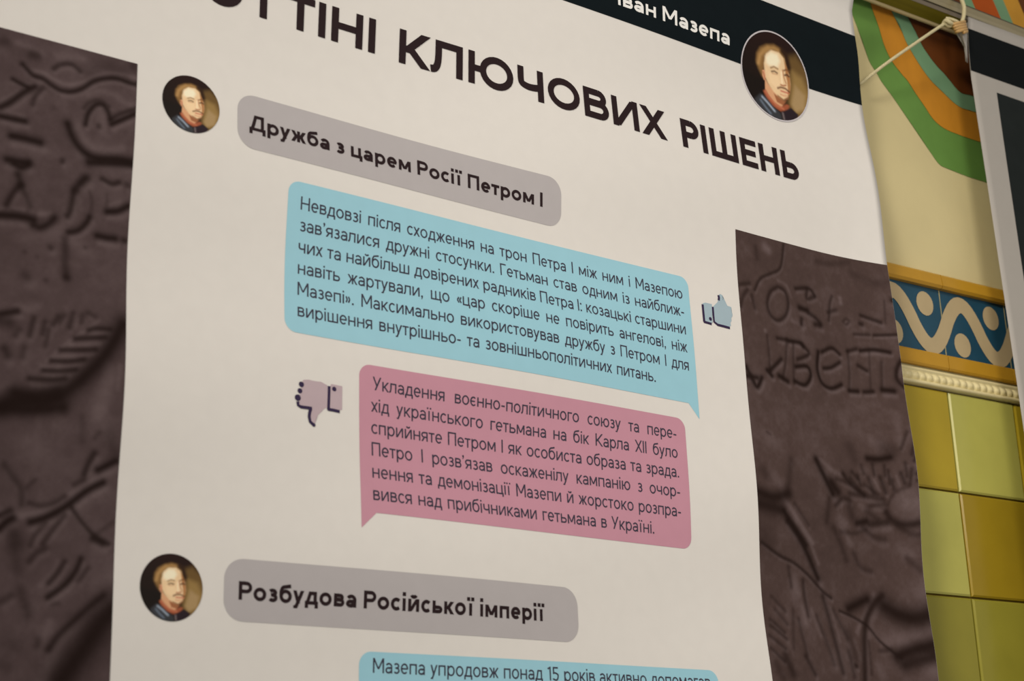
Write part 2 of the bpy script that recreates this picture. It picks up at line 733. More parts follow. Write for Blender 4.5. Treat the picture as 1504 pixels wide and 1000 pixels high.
def mural(name, pts, mt, out):
    """a painted band's outer edge, closed behind the next banner and above the rail"""
    p = [on_wall(*q) for q in smooth_path(pts, 5)]
    p = [(p[0][0] - 0.012, 1.05)] + p
    p = p + [(0.60 - a, b) for a, b in p[::-1]]        # the ornament's other half, behind the next banner
    wall_sheet(name, p, mt, out)


mural('painted_green_band', [(1238, -120), (1243, -40), (1249, 10), (1254, 28), (1265.5, 57), (1276, 89), (1286.5, 106), (1294.4, 120), (1312, 144), (1332.8, 174.4), (1352, 201.6), (1377, 239),
                              (1392, 247.7), (1416, 257.6), (1440, 265.5)], M['m_green'], 0.0006)
mural('painted_orange_band', [(1262, -120), (1270, -40), (1276.7, 0), (1281.2, 16.5), (1289.5, 39), (1297, 64.5), (1307.5, 87.7), (1322.5, 108), (1332.8, 120), (1344, 137.6), (1356.8, 156),
                               (1369.6, 175.2), (1385.6, 188.8), (1408, 198.4), (1435.2, 207.7)], M['m_orange'], 0.0012)
mural('painted_teal_band', [(1285, -120), (1293, -40), (1302.2, 0), (1310.5, 22.5), (1319.5, 36), (1328.5, 60), (1340, 81), (1354, 103), (1367, 120), (1382, 134.4), (1398.4, 150.4), (1411, 159),
                             (1424, 163), (1430, 164.8)], M['m_teal'], 0.0018)
mural('painted_brown_core', [(1302, -120), (1310, -30), (1320, 4), (1329, 19), (1343.6, 49), (1354, 70), (1371.6, 94.8), (1389, 113.5), (1401.6, 129.6), (1411, 137.6), (1424, 140.5), (1432, 141)],
      M['m_brown'], 0.0024)


def stripe(name, xa, xb, mt, out):
    d = (9.8 / 23.0)
    q = []
    for y in (-260, -120, 0, 60, 110):
        q.append((xa + d * y, y))
    for y in (110, 60, 0, -120, -260):
        q.append((xb + d * y, y))
    wall_sheet(name, [on_wall(*t) for t in q], mt, out)


stripe('painted_teal_edge', 1410, 1424, M['m_teal'], 0.0030)
stripe('painted_orange_leaf', 1424, 1455.3, M['m_red'], 0.0030)
stripe('painted_teal_stripe', 1455.3, 1470.2, M['m_teal'], 0.0030)
stripe('painted_yellow_stripe', 1470.2, 1492, M['m_yellow'], 0.0030)


# frieze of border tiles: ochre strips above and below, blue tiles with a cream wave and dots
def extrude_wall(name, prof, s0, s1, mt, parent=None, n=1):
    vs, fs = [], []
    k = len(prof)
    for i in range(n + 1):
        s = s0 + (s1 - s0) * i / n
        vs += [wall_pt(s, z, o) for z, o in prof]
    for i in range(n):
        for j in range(k - 1):
            a = i * k + j
            fs.append((a, a + k, a + k + 1, a + 1))
    return mesh(name, vs, fs, [mt], parent, smooth=False)


FRZ0, FP = 0.0557, 0.1215
frieze = structure(extrude_wall('trim_1', [(0.2263, 0), (0.2263, .004), (0.0971, .004), (0.0971, 0)], -1.7, 1.7, M['joint']))
vs, fs, mi = [], [], []


def box_wall(s0, s1, prof, idx):
    n0 = len(vs)
    k = len(prof)
    for s in (s0, s1):
        vs.extend(wall_pt(s, z, o) for z, o in prof)
    for j in range(k - 1):
        fs.append((n0 + j, n0 + k + j, n0 + k + j + 1, n0 + j + 1))
        mi.append(idx)
    fs.append(tuple(n0 + j for j in range(k)))
    fs.append(tuple(n0 + k + j for j in reversed(range(k))))
    mi.extend([idx, idx])


gp = 0.0006
for i in range(-14, 14):
    a, b = FRZ0 + i * FP + gp, FRZ0 + (i + 1) * FP - gp
    box_wall(a, b, [(0.2248, 0.003), (0.2248, 0.010), (0.2223, 0.0125), (0.2085, 0.0145), (0.2051, 0.012), (0.2046, 0.006), (0.2046, 0.003)], 0)
    box_wall(a, b, [(0.119, 0.003), (0.119, 0.008), (0.1168, 0.0095), (0.102, 0.0095), (0.0996, 0.008), (0.0993, 0.003)], 0)
    box_wall(a, b, [(0.2046, 0.003), (0.2046, 0.0065), (0.1193, 0.0065), (0.1193, 0.003)], 1)
mesh('border_tiles', vs, fs, [M['f_yellow'], M['f_blue']], frieze, mi)
vs, fs = [], []
n = 24
for i in range(-12, 13):
    s_c = 0.0271 + i * FP
    for (cs, cz) in ((s_c, 0.1824), (s_c + 0.0611, 0.137)):
        n0 = len(vs)
        for k in range(20):
            t = 2 * math.pi * k / 20
            vs.append(wall_pt(cs + 0.0150 * math.cos(t), cz + 0.0158 * math.sin(t), 0.0070))
        fs.append(tuple(range(n0, n0 + 20)))


def wz(s):
    q = math.cos(2 * math.pi * (s - 0.0922) / FP)
    return 0.1592 + 0.0316 * (math.copysign(abs(q) ** 0.92, q))
wave = [(FRZ0 + FP * k / n, wz(FRZ0 + FP * k / n)) for k in range(-12 * n, 13 * n + 1)]
for q in stroke_polys(wave, 0.0212, cap=False):
    n0 = len(vs)
    vs += [wall_pt(a, b, 0.0071) for a, b in q]
    fs.append((n0, n0 + 1, n0 + 2, n0 + 3))
mesh('cream_wave_inlay', vs, fs, [M['f_cream']], frieze)
vs, fs = [], []
for i in range(-13, 14):
    s_b = FRZ0 + i * FP
    n0 = len(vs)
    vs += [wall_pt(s_b - .0009, .1195, .0068), wall_pt(s_b + .0009, .1195, .0068), wall_pt(s_b + .0009, .2044, .0068), wall_pt(s_b - .0009, .2044, .0068)]
    fs.append((n0, n0 + 1, n0 + 2, n0 + 3))
mesh('tile_joints', vs, fs, [M['joint']], frieze)

# beaded moulding under the frieze
vs, fs = [], []
PB = 0.0122
s0, s1 = -1.2, 1.6
per = 6
nS = int((s1 - s0) / PB) * per
prof = [(0.0966, 0.0), (0.0966, 0.006), (0.0951, 0.0075), (0.0927, 0.0075), (0.0917, 0.0055)]
bead = [(0.0907, .25), (0.0882, .75), (0.0853, 1), (0.0823, .75), (0.0803, .25)]
prof2 = [(0.0796, 0.0062), (0.0792, 0.0098), (0.0774, 0.0118), (0.0754, 0.0118), (0.0739, 0.0098), (0.0736, 0.0)]
kk = len(prof) + len(bead) + len(prof2)
for i in range(nS + 1):
    s = s0 + i * PB / per
    bb = abs(math.cos(math.pi * i / per)) ** 0.7
    row = prof + [(z, 0.0055 + 0.0050 * f * (0.25 + 0.75 * bb)) for z, f in bead] + prof2
    vs += [wall_pt(s, z, o) for z, o in row]
for i in range(nS):
    for j in range(kk - 1):
        a = i * kk + j
        fs.append((a, a + kk, a + kk + 1, a + 1))
structure(mesh('trim_2', vs, fs, [M['mould']], None, smooth=True))

# dado of square glazed tiles
TS0, TP, TZ, TH = 0.0521, 0.1211, 0.0729, 0.1264
rng = np.random.RandomState(4)
vs, fs, tint = [], [], []
AMB, GRN = alb(154, 130, 30), alb(163, 155, 74)
AM2 = alb(140, 114, 24)
OLV = alb(130, 120, 40)
for r in range(0, 9):
    for i in range(-13, 12):
        a, b = TS0 + i * TP + 0.0011, TS0 + (i + 1) * TP - 0.0011
        t, u = TZ - r * TH - 0.0013, TZ - (r + 1) * TH + 0.0013
        if r == 2:
            base = OLV if i in (-1, 0) else (AMB if rng.rand() < .3 else OLV)
        else:
            base = AMB if (i + r) % 2 else GRN
        if r == 1 and i == 0:
            base = AM2
        f = 0.94 + 0.10 * rng.rand()
        n0 = len(vs)
        e = 0.0022
        vs += [wall_pt(a, u, .001), wall_pt(b, u, .001), wall_pt(b, t, .001), wall_pt(a, t, .001),
               wall_pt(a, u, .0045), wall_pt(b, u, .0045), wall_pt(b, t, .0045), wall_pt(a, t, .0045),
               wall_pt(a + e, u + e, .006), wall_pt(b - e, u + e, .006), wall_pt(b - e, t - e, .006), wall_pt(a + e, t - e, .006)]
        for q in (0, 4):
            for j in range(4):
                fs.append((n0 + q + j, n0 + q + (j + 1) % 4, n0 + q + 4 + (j + 1) % 4, n0 + q + 4 + j))
        fs.append((n0 + 8, n0 + 9, n0 + 10, n0 + 11))
        tint += [(base[0] * f, base[1] * f, base[2] * f, 1)] * 12
dado = structure(extrude_wall('trim_3', [(TZ, 0), (TZ, .002), (TZ - 9 * TH, .002), (TZ - 9 * TH, 0)], -1.55, 1.53, M['grout']))
tl = mesh('glazed_tiles', vs, fs, [M['tile']], dado)
at = tl.data.color_attributes.new('tint', 'FLOAT_COLOR', 'POINT')
at.data.foreach_set('color', np.array(tint, np.float32).ravel())


# ------------------------------------------------------------------ first banner
banner = empty('exhibition_banner', (0, 0, 0), 'large white text banner with dark relief photographs, blue and pink speech bubbles', 'banner', None)
cl = grid_mesh('cloth', B_L, B_R, B_BOT, B_T, 0.008, 0.0, [M['cloth']], banner)
so = cl.modifiers.new('thickness', 'SOLIDIFY')
so.thickness = 0.0007
so.offset = -1.0

band = sheet('header_band', [[(B_L, 0.4062), (B_R - 0.0002, 0.4062), (B_R - 0.0002, 0.5004), (B_L, 0.5004)]], 0.00025, M['navy'], banner)
band['label'] = 'navy header band'
ln, sx_, sp_ = set_line('Іван Мазепа', 0.2466, 0.4144, 0.4240, 0.0182, 19)
lettering('lettering', ln, M['white_ink'], band)

tt = []
TB, TC, TW = 0.2763, 0.0352, 21.5
for word, xa, xb, dz in (('КЛЮЧОВИХ', -0.0351, 0.3050, 0), ('РІШЕНЬ', 0.3280, 0.5082, -.001), ('ТІНІ', -0.1588, -0.0620, .0015), ('І', -0.1862, -0.1786, .0015), ('СВІТЛО', -0.4060, -0.2035, .0015)):
    q = [[(-0.1862, TB + .002), (-0.1786, TB + .002), (-0.1786, TB + TC), (-0.1862, TB + TC)]] if word == 'І' else set_line(word, xa, xb, TB + dz, TC, TW)[0]
    lettering('title_word', q, M['ink'], banner)


def bubble(name, outline, mt, lines, ink, label):
    o = sheet(name, [outline], 0.00025, mt, banner)
    o['label'] = label
    lettering('lettering', lines, ink, o)
    return o


# the two grey headings
g1, _, _ = set_line('Дружба з царем Росії Петром І', -0.1965, 0.1320, 0.1620, 0.0150, 20.5)
bubble('heading_bubble', round_rect(-0.2080, 0.1556, 0.1440, 0.1965, 0.0170), M['grey'], g1, M['ink'], 'warm grey rounded heading')
g2, _, _ = set_line('Розбудова Російської імперії', -0.1954, 0.1132, -0.2512, 0.0150, 20.5)
bubble('heading_bubble', round_rect(-0.2085, 0.1538, -0.2686, -0.2180, 0.0170), M['grey'], g2, M['ink'], 'warm grey rounded heading')

WB = 11.5
CAPB = 0.0123
SXB = 0.83
blue_lines = ['Невдовзі після сходження на трон Петра І між ним і Мазепою',
              'зав’язалися дружні стосунки. Гетьман став одним із найближ-',
              'чих та найбільш довірених радників Петра І: козацькі старшини',
              'навіть жартували, що «цар скоріше не повірить ангелові, ніж',
              'Мазепі». Максимально використовував дружбу з Петром І для',
              'вирішення внутрішньо- та зовнішньополітичних питань.']
pl = []
for i, t in enumerate(blue_lines):
    x1 = 0.3160 if i < 5 else 0.2676
    q, a_, b_ = set_line(t, -0.1431, x1, 0.0986 - i * 0.01982, CAPB, WB, SXB)
    print('blue line', i, 'space', round(b_, 1))
    pl += q
o1 = round_rect(-0.1560, 0.3258, -0.0160, 0.1242, 0.0115, corners=(1, 0, 1, 1))
k = o1.index((0.3258, -0.0160))
o1[k:k + 1] = [(0.3125, -0.0160), (0.3265, -0.0312)]
bubble('speech_bubble', o1, M['blue'], pl, M['ink_text'], 'pale blue speech bubble with its point at lower right')

pink_lines = ['Укладення воєнно-політичного союзу та пере-',
              'хід українського гетьмана на бік Карла ХІІ було',
              'сприйняте Петром І як особиста образа та зрада.',
              'Петро І розв’язав оскаженілу кампанію з очор-',
              'нення та демонізації Мазепи й жорстоко розпра-',
              'вився над прибічниками гетьмана в Україні.']
pl = []
for i, t in enumerate(pink_lines):
    x1 = 0.2920 if i < 5 else 0.2556
    q, a_, b_ = set_line(t, -0.0692 if i else -0.0675, x1, -0.0567 - i * 0.02004, CAPB, WB, SXB)
    print('pink line', i, 'space', round(b_, 1))
    pl += q
o2 = round_rect(-0.0814, 0.3050, -0.1682, -0.0340, 0.0115, corners=(0, 1, 1, 1))
k = o2.index((-0.0814, -0.1682))
o2[k:k + 1] = [(-0.0817, -0.1825), (-0.0665, -0.1682)]
bubble('speech_bubble', o2, M['pink'], pl, M['ink_text'], 'dusty pink speech bubble with its point at lower left')

q, a_, b_ = set_line('Мазепа упродовж понад 15 років активно допомагав', -0.0681, 0.3150, -0.3042, CAPB, WB, SXB)
print('blue2 space', b_)
bubble('speech_bubble', round_rect(-0.0815, 0.3259, -0.42, -0.2868, 0.0115), M['blue'], q, M['ink_text'], 'pale blue speech bubble cut by the lower picture edge')


# thumbs icons
def icon(name, label, fills, darks, blobs, off, scl, mt):
    def cv(p):
        return on_banner(off[0] + p[0] / scl, off[1] + p[1] / scl)
    o = sheet(name, [[cv(p) for p in f] for f in fills], 0.00025, mt, banner)
    o['label'] = label
    polys = []
    for wd, pts in darks:
        polys += stroke_polys([cv(p) for p in pts], wd, cap=False)
    for r, p in blobs:
        c0 = cv(p)
        polys.append([(c0[0] + r * math.cos(t * math.pi / 5), c0[1] + r * math.sin(t * math.pi / 5)) for t in range(10)])
    s = lettering('outline', polys, M['icon_dark'], o)
    return o


icon('thumbs_down_icon', 'pinkish thumbs down hand', [
    [(290, 85), (370, 80), (480, 105), (580, 115), (680, 170), (690, 200), (690, 530), (620, 560), (590, 600), (530, 655), (495, 670), (490, 720), (480, 790), (455, 810), (420, 770),
     (400, 690), (420, 570), (430, 545), (330, 535), (230, 510), (205, 460), (215, 400), (240, 340), (225, 290), (250, 250), (260, 190), (250, 130)],
    [(745, 150), (930, 185), (925, 575), (720, 565), (728, 200)]],
    [(.0027, [(712, 185), (706, 380), (698, 575)]), (.0027, [(684, 562), (790, 580), (885, 602)]),
     (.0028, [(190, 440), (196, 500), (240, 528), (330, 540), (425, 552)]), (.0029, [(405, 560), (385, 620), (378, 690), (395, 770), (455, 825)])],
    [(.0022, (795, 232)), (.0026, (252, 160)), (.0024, (226, 265)), (.0030, (190, 378)), (.0017, (455, 822))],
    (420, 550), 11.11, M['icon_pink'])
icon('thumbs_up_icon', 'pale blue-grey thumbs up hand', [
    [(200, 350), (260, 335), (395, 365), (405, 770), (230, 720)],
    [(415, 420), (450, 390), (520, 320), (545, 260), (540, 180), (570, 150), (620, 180), (640, 270), (630, 390), (720, 400), (800, 430), (810, 490), (795, 540), (825, 570), (825, 620),
     (800, 660), (805, 720), (780, 760), (790, 820), (760, 850), (520, 800), (430, 750)]],
    [(.0030, [(200, 372), (213, 560), (226, 745)]), (.0026, [(215, 738), (300, 762), (382, 788)]), (.0027, [(412, 425), (422, 600), (434, 740), (510, 805), (640, 838), (764, 872)]),
     (.0029, [(535, 178), (545, 230), (540, 288)])],
    [(.0021, (358, 680))], (1020, 420), 14.286, M['icon_blue'])

# ------------------------------------------------------------------ portraits (a plain painted gentleman)
PCOL = {}


def poly_sdf(X, Y, P):
    P = np.array(P, float)
    d = np.full(X.shape, 1e9)
    inside = np.zeros(X.shape, bool)
    n = len(P)
    for i in range(n):
        a, b = P[i], P[(i + 1) % n]
        e = b - a
        t = np.clip(((X - a[0]) * e[0] + (Y - a[1]) * e[1]) / (e @ e + 1e-12), 0, 1)
        d = np.minimum(d, np.hypot(X - a[0] - t * e[0], Y - a[1] - t * e[1]))
        cnd = ((a[1] > Y) != (b[1] > Y))
        with np.errstate(divide='ignore', invalid='ignore'):
            xi = (b[0] - a[0]) * (Y - a[1]) / (b[1] - a[1] if b[1] != a[1] else 1e-12) + a[0]
        inside ^= cnd & (X < xi)
    return np.where(inside, -d, d)


def line_dist(X, Y, P):
    d = np.full(X.shape, 1e9)
    for a, b in zip(P[:-1], P[1:]):
        a = np.array(a, float)
        e = np.array(b, float) - a
        t = np.clip(((X - a[0]) * e[0] + (Y - a[1]) * e[1]) / (e @ e + 1e-12), 0, 1)
        d = np.minimum(d, np.hypot(X - a[0] - t * e[0], Y - a[1] - t * e[1]))
    return d


PORTRAIT = [  # kind, colour, softness or width, points (drawing units of about 1000 across)
    ('p', (100, 74, 38), 80, [(660, 300), (780, 260), (960, 420), (960, 760), (760, 940), (650, 800), (690, 560)]),
    ('p', (140, 110, 62), 70, [(730, 420), (850, 470), (930, 640), (860, 800), (740, 860), (690, 740), (720, 560)]),
    ('p', (158, 128, 86), 45, [(760, 560), (870, 640), (850, 780), (740, 830), (700, 760)]),
    ('p', (20, 12, 8), 50, [(100, 500), (300, 560), (400, 560), (400, 700), (340, 760), (250, 800), (150, 700)]),
    ('p', (128, 92, 50), 34, [(315, 340), (355, 275), (430, 232), (520, 212), (600, 235), (655, 290), (665, 410), (560, 320), (450, 320), (410, 390), (395, 480), (405, 570), (372, 550), (330, 480), (308, 410)]),
    ('s', (170, 128, 76), 30, [(335, 430), (355, 350), (400, 300), (450, 262)]),
    ('s', (160, 120, 70), 24, [(400, 300), (460, 262), (520, 246), (580, 262)]),
    ('p', (46, 26, 14), 40, [(600, 215), (680, 260), (720, 400), (700, 440), (668, 400), (640, 310), (590, 262)]),
    ('p', (205, 150, 108), 12, [(405, 560), (440, 610), (560, 710), (610, 750), (580, 830), (490, 800), (400, 700)]),
    ('p', (150, 92, 58), 14, [(500, 690), (560, 720), (615, 745), (640, 740), (600, 790), (530, 770)]),
    ('p', (224, 188, 142), 17, [(398, 420), (425, 320), (490, 272), (580, 276), (640, 325), (662, 420), (695, 470), (704, 560), (690, 640), (662, 700), (612, 735), (560, 715), (500, 675), (440, 605), (408, 545)]),
    ('p', (236, 220, 184), 42, [(420, 350), (480, 292), (560, 300), (590, 360), (560, 420), (460, 430), (425, 410)]),
    ('p', (232, 196, 150), 30, [(450, 500), (560, 510), (590, 570), (540, 640), (470, 590)]),
    ('p', (168, 112, 66), 16, [(630, 318), (672, 410), (702, 500), (704, 580), (692, 650), (664, 702), (672, 610), (668, 540), (652, 480), (646, 400)]),
    ('p', (216, 150, 112), 9, [(378, 490), (402, 482), (415, 540), (408, 582), (392, 580), (378, 540)]),
    ('s', (150, 96, 64), 9, [(388, 505), (398, 540), (404, 572)]),
    ('s', (142, 104, 66), 13, [(478, 446), (515, 428), (560, 440)]),
    ('s', (112, 70, 40), 13, [(632, 440), (662, 426), (695, 436)]),
    ('s', (86, 58, 40), 13, [(488, 480), (520, 470), (552, 482)]),
    ('s', (66, 40, 26), 15, [(640, 484), (668, 474), (690, 486)]),
    ('s', (196, 150, 110), 9, [(492, 498), (522, 496), (550, 496)]),
    ('s', (172, 116, 78), 12, [(618, 440), (628, 500), (652, 560)]),
    ('s', (246, 214, 172), 15, [(602, 462), (604, 520), (606, 566)]),
    ('s', (160, 92, 62), 11, [(590, 588), (618, 592), (650, 580)]),
    ('s', (100, 56, 34), 15, [(552, 628), (590, 612), (640, 614), (688, 640)]),
    ('s', (186, 96, 76), 14, [(588, 648), (630, 652), (668, 654)]),
    ('s', (206, 150, 112), 14, [(580, 684), (620, 690), (650, 684)]),
    ('s', (140, 92, 58), 15, [(548, 706), (610, 736), (662, 706)]),
    ('p', (150, 78, 50), 20, [(376, 690), (408, 672), (440, 720), (500, 780), (570, 808), (640, 770), (676, 778), (650, 830), (560, 856), (470, 820), (410, 760)]),
    ('s', (182, 104, 72), 14, [(400, 690), (450, 750), (520, 806), (600, 826)]),
    ('p', (50, 50, 52), 24, [(270, 790), (340, 724), (400, 742), (480, 822), (560, 880), (570, 960), (400, 960), (310, 880)]),
    ('s', (150, 158, 168), 16, [(360, 752), (420, 800), (490, 868)]),
    ('s', (96, 104, 114), 18, [(340, 790), (390, 850), (440, 900)]),
    ('p', (36, 24, 30), 18, [(560, 880), (630, 830), (690, 796), (770, 850), (740, 930), (600, 960)]),
    ('s', (112, 98, 96), 14, [(585, 870), (592, 930)]),
]


def portrait_colour(u, v):
    """u, v in disc units (-1..1)"""
    X = 395 + (u + 0.34) / 0.00258
    Y = 255 + (0.63 - v + (X - 522) * 0.0002) / 0.00236
    c = np.zeros(u.shape + (3,))
    c[:] = [lin(26), lin(14), lin(9)]
    t = np.clip((v - 0.2) / 0.8, 0, 1)[..., None]
    c = c * (1 - t) + t * np.array([lin(34), lin(15), lin(12)])
    for kind, col, wd, pts in PORTRAIT:
        tgt = np.array([lin(q) for q in col])
        if kind == 'p':
            d = poly_sdf(X, Y, pts)
            a = np.clip(0.5 - d / (1.3 * wd), 0, 1)
            a = a * a * (3 - 2 * a)
        else:
            d = line_dist(X, Y, pts)
            a = 0.9 * np.exp(-(d / (0.72 * wd)) ** 2)
        c = c * (1 - a[..., None]) + tgt * a[..., None]
    return c / np.array(LF)


def portrait(name, cx, cz, r, n, rim, label):
    vs, fs, uv = [], [], []
    nr, na = n, 4 * n
    vs.append(S(cx, cz, 0.0004))
    uv.append((0, 0))
    for i in range(1, nr + 1):
        for j in range(na):
            a = 2 * math.pi * j / na
            u, v = math.cos(a) * i / nr, math.sin(a) * i / nr
            uv.append((u, v))
            vs.append(S(cx + u * r, cz + v * r, 0.0004))
    for j in range(na):
        fs.append((0, 1 + j, 1 + (j + 1) % na))
    for i in range(1, nr):
        for j in range(na):
            a = 1 + (i - 1) * na
            fs.append((a + j, a + na + j, a + na + (j + 1) % na, a + (j + 1) % na))
    o = mesh(name, vs, fs, [M['portrait']], banner, smooth=True)
    o['label'] = label
    uv = np.array(uv)
    c = portrait_colour(uv[:, 0][:, None], uv[:, 1][:, None]).reshape(-1, 3)
    at = o.data.color_attributes.new('print', 'FLOAT_COLOR', 'POINT')
    buf = np.ones((len(vs), 4), np.float32)
    buf[:, :3] = c
    at.data.foreach_set('color', buf.ravel())
    if rim:
        q = [(cx + r * 1.008 * math.cos(2 * math.pi * k / 96), cz + r * 1.008 * math.sin(2 * math.pi * k / 96)) for k in range(97)]
        lettering('rim', stroke_polys(q, rim, cap=False), M['rim'], o, 0.0006)
    return o


portrait('round_portrait', 0.4885, 0.4060, 0.0550, 44, 0.0018, 'large round portrait with a pale rim')
portrait('round_portrait', -0.2525, 0.1718, 0.0268, 36, 0, 'small round portrait')
portrait('round_portrait', -0.2540, -0.2455, 0.0267, 36, 0, 'small round portrait')

# ------------------------------------------------------------------ printed photographs of a carved relief
REG = {'1': (0, 40, 5), '2': (0, 240, 5), '3': (0, 420, 5), '4': (0, 600, 5), '5': (0, 800, 5), 'a': (1070, 330, 3.704), 'b': (1090, 560, 4.165), 'c': (1110, 760, 4.168)}
# region, strength (dark < 0 < light), width in pixels of the photograph x 5, points
L_ST = '''1 -.9 14 160,275 200,320 240,360 310,385 370,430 440,470 520,480 600,455 680,405 760,385 850,385 950,420 1000,430
1 .35 14 230,320 320,345 400,395 500,430 600,410 680,370 780,345 900,355 1000,385
1 .25 26 640,500 720,480 820,500 900,560 980,590
1 -.7 14 390,310 430,285 480,275 530,285 580,330
1 -.9 12 90,385 150,420 200,445
1 -.9 18 0,590 80,550 160,490 250,440
1 .3 12 0,545 100,490 190,430 280,415
1 -.6 14 310,450 260,500 235,570
1 -1 18 0,655 80,675 180,695
1 .3 14 0,620 80,630 170,660
1 -1 24 80,800 180,820 290,850
1 -1 22 50,970 120,985 200,1000
1 -.9 15 620,720 640,640 690,580 740,575 780,620 800,680
1 -.5 12 610,600 650,560 720,545 790,590
1 -.7 12 800,690 860,650 960,615 1000,600
1 -1 16 810,720 880,690 980,645
1 -1 24 490,715 520,800 570,880 640,940 720,970 850,975 960,1000
1 .3 34 560,740 620,840 720,900 880,900
1 .25 40 660,640 700,620 740,650 740,760
1 -.6 14 717,730 717,738
1 -.7 14 455,980 455,990
1 -.3 14 390,590 390,605
1 -.5 40 20,110 40,115
1 -.6 36 230,205 260,215
1 .3 22 130,120 220,160 300,190
1 .25 30 420,220 520,215 600,240
1 -.5 40 975,285 975,300
1 -.3 60 640,340 760,300 900,330
2 -1 36 650,-5 800,0 960,5
2 -1 30 100,0 160,30 210,0
2 -.8 20 130,80 160,150
2 -.8 18 50,300 100,210 150,160
2 -.6 18 150,160 190,230 225,310
2 -1 24 0,375 100,380 200,395 250,410
2 .35 16 0,330 80,320 180,340
2 -.9 30 250,450 300,465 360,440 405,395
2 .4 18 290,370 370,365
2 -.8 18 620,110 550,190 535,260 520,340 500,380
2 -.7 24 600,140 640,105
2 -.7 30 550,195 560,200
2 -.35 14 660,210 680,290 660,390
2 -.9 18 510,500 580,485 640,430 660,390
2 .2 20 580,260 600,330
2 -.6 28 480,550 485,650 480,720 490,830
2 -.7 30 488,835 492,838
2 -.8 15 750,115 820,150 870,140
2 -1 20 790,350 870,345 945,310
2 .25 16 810,305 880,285
2 -1 22 720,525 790,540 850,545
2 -.8 18 918,558 924,562
2 -.6 18 933,158 938,164
2 -.3 14 785,230 790,310
2 -.6 16 373,612 378,618
2 -.5 24 185,820 200,840
2 -.4 16 335,855 340,858
2 -.4 14 182,645 188,647
2 -.3 14 275,680 285,685
2 -.4 14 628,610 634,612
2 .2 60 200,550 400,480 600,620
3 -.9 18 0,210 120,190
3 -.7 50 0,260 50,270
3 .3 30 130,150 200,180 270,150
3 -.65 15 240,240 205,370
3 -.6 14 320,270 300,360
3 -.6 15 420,230 380,290
3 -.5 14 345,330 320,450
3 -.5 14 460,220 430,270
3 -.6 15 530,205 500,310
3 -.5 15 600,220 590,270
3 -.5 14 690,230 640,200
3 -.5 18 130,330 100,370
3 -.7 24 20,470 40,520
3 -.5 18 165,460 150,530
3 .25 14 270,250 240,380
3 .25 14 380,300 350,420
3 .25 14 560,250 540,320
3 -.8 14 640,330 700,318 800,325
3 -.8 14 540,395 650,390 760,385
3 -.8 14 430,480 560,480 690,475
3 -.8 14 360,560 480,565 600,550
3 -.8 14 300,630 420,635 540,625
3 -.8 16 200,690 350,700 460,690
3 .45 15 670,358 800,350
3 .45 16 500,440 620,440 730,430
3 .45 16 370,530 540,522 670,512
3 .4 15 290,605 430,602 570,590
3 .4 14 370,668 500,670
3 .4 14 230,742 330,745 420,735
3 -1 70 895,290 810,440 720,560 600,680 470,780 300,840 80,860 0,900
3 -1 60 100,800 250,830 400,810
3 .4 60 790,640 750,800 710,960
3 .3 24 860,600 850,760
3 .3 14 330,560 480,430 620,330 720,260
3 .3 30 0,760 40,740
4 -.9 50 0,5 200,15 450,0
4 .45 26 0,760 100,780 250,770 400,720 550,620 700,520 850,430
4 -1 20 230,830 330,800 450,740 550,670 650,595 760,540
4 -.6 14 220,690 300,710 400,690 480,640
4 -.8 16 0,780 80,745
4 -1 20 0,880 50,830 100,800
4 -1 28 720,450 800,410 850,385
4 -.8 18 620,480 650,400 690,330
4 -.6 14 550,555 620,520
4 -.6 18 30,410 100,510 160,590 165,700
4 -.4 14 200,580 260,520
4 -.8 12 530,720 600,820 700,930 800,990
4 -.9 20 690,950 760,985
4 -.6 14 480,780 400,880 320,990
4 -.5 14 340,840 260,930 230,1000
4 .25 18 400,790 330,880 270,980
4 -.4 50 800,200 840,330
4 -.3 24 590,70 600,240
4 -.4 16 690,220 720,180
4 .2 40 740,60 780,200
4 -.6 60 110,930 130,980
4 -.4 16 840,830 700,930
4 .15 90 200,250 380,300
5 -.7 14 480,120 430,200 360,280
5 -.9 16 600,100 560,190 480,290 350,385
5 -.6 16 340,20 270,60 220,120
5 -.5 14 650,170 580,260
5 .25 16 430,120 380,210 300,300
5 -.8 18 760,370 660,450 560,540 430,660 350,770
5 .35 40 800,410 620,540 480,690 380,830 310,1000
5 -1 120 830,480 740,580 640,720 540,860 440,1000
5 -.4 14 380,440 430,430
5 -.5 34 150,330 190,470 200,520
5 -.4 44 100,30 130,200
5 -.5 18 0,420 80,370
5 -.35 70 60,720 90,740
5 -.5 20 275,700 270,740
5 .25 30 360,580 310,680
5 .2 60 720,260 780,250
5 -.4 40 0,880 40,900'''
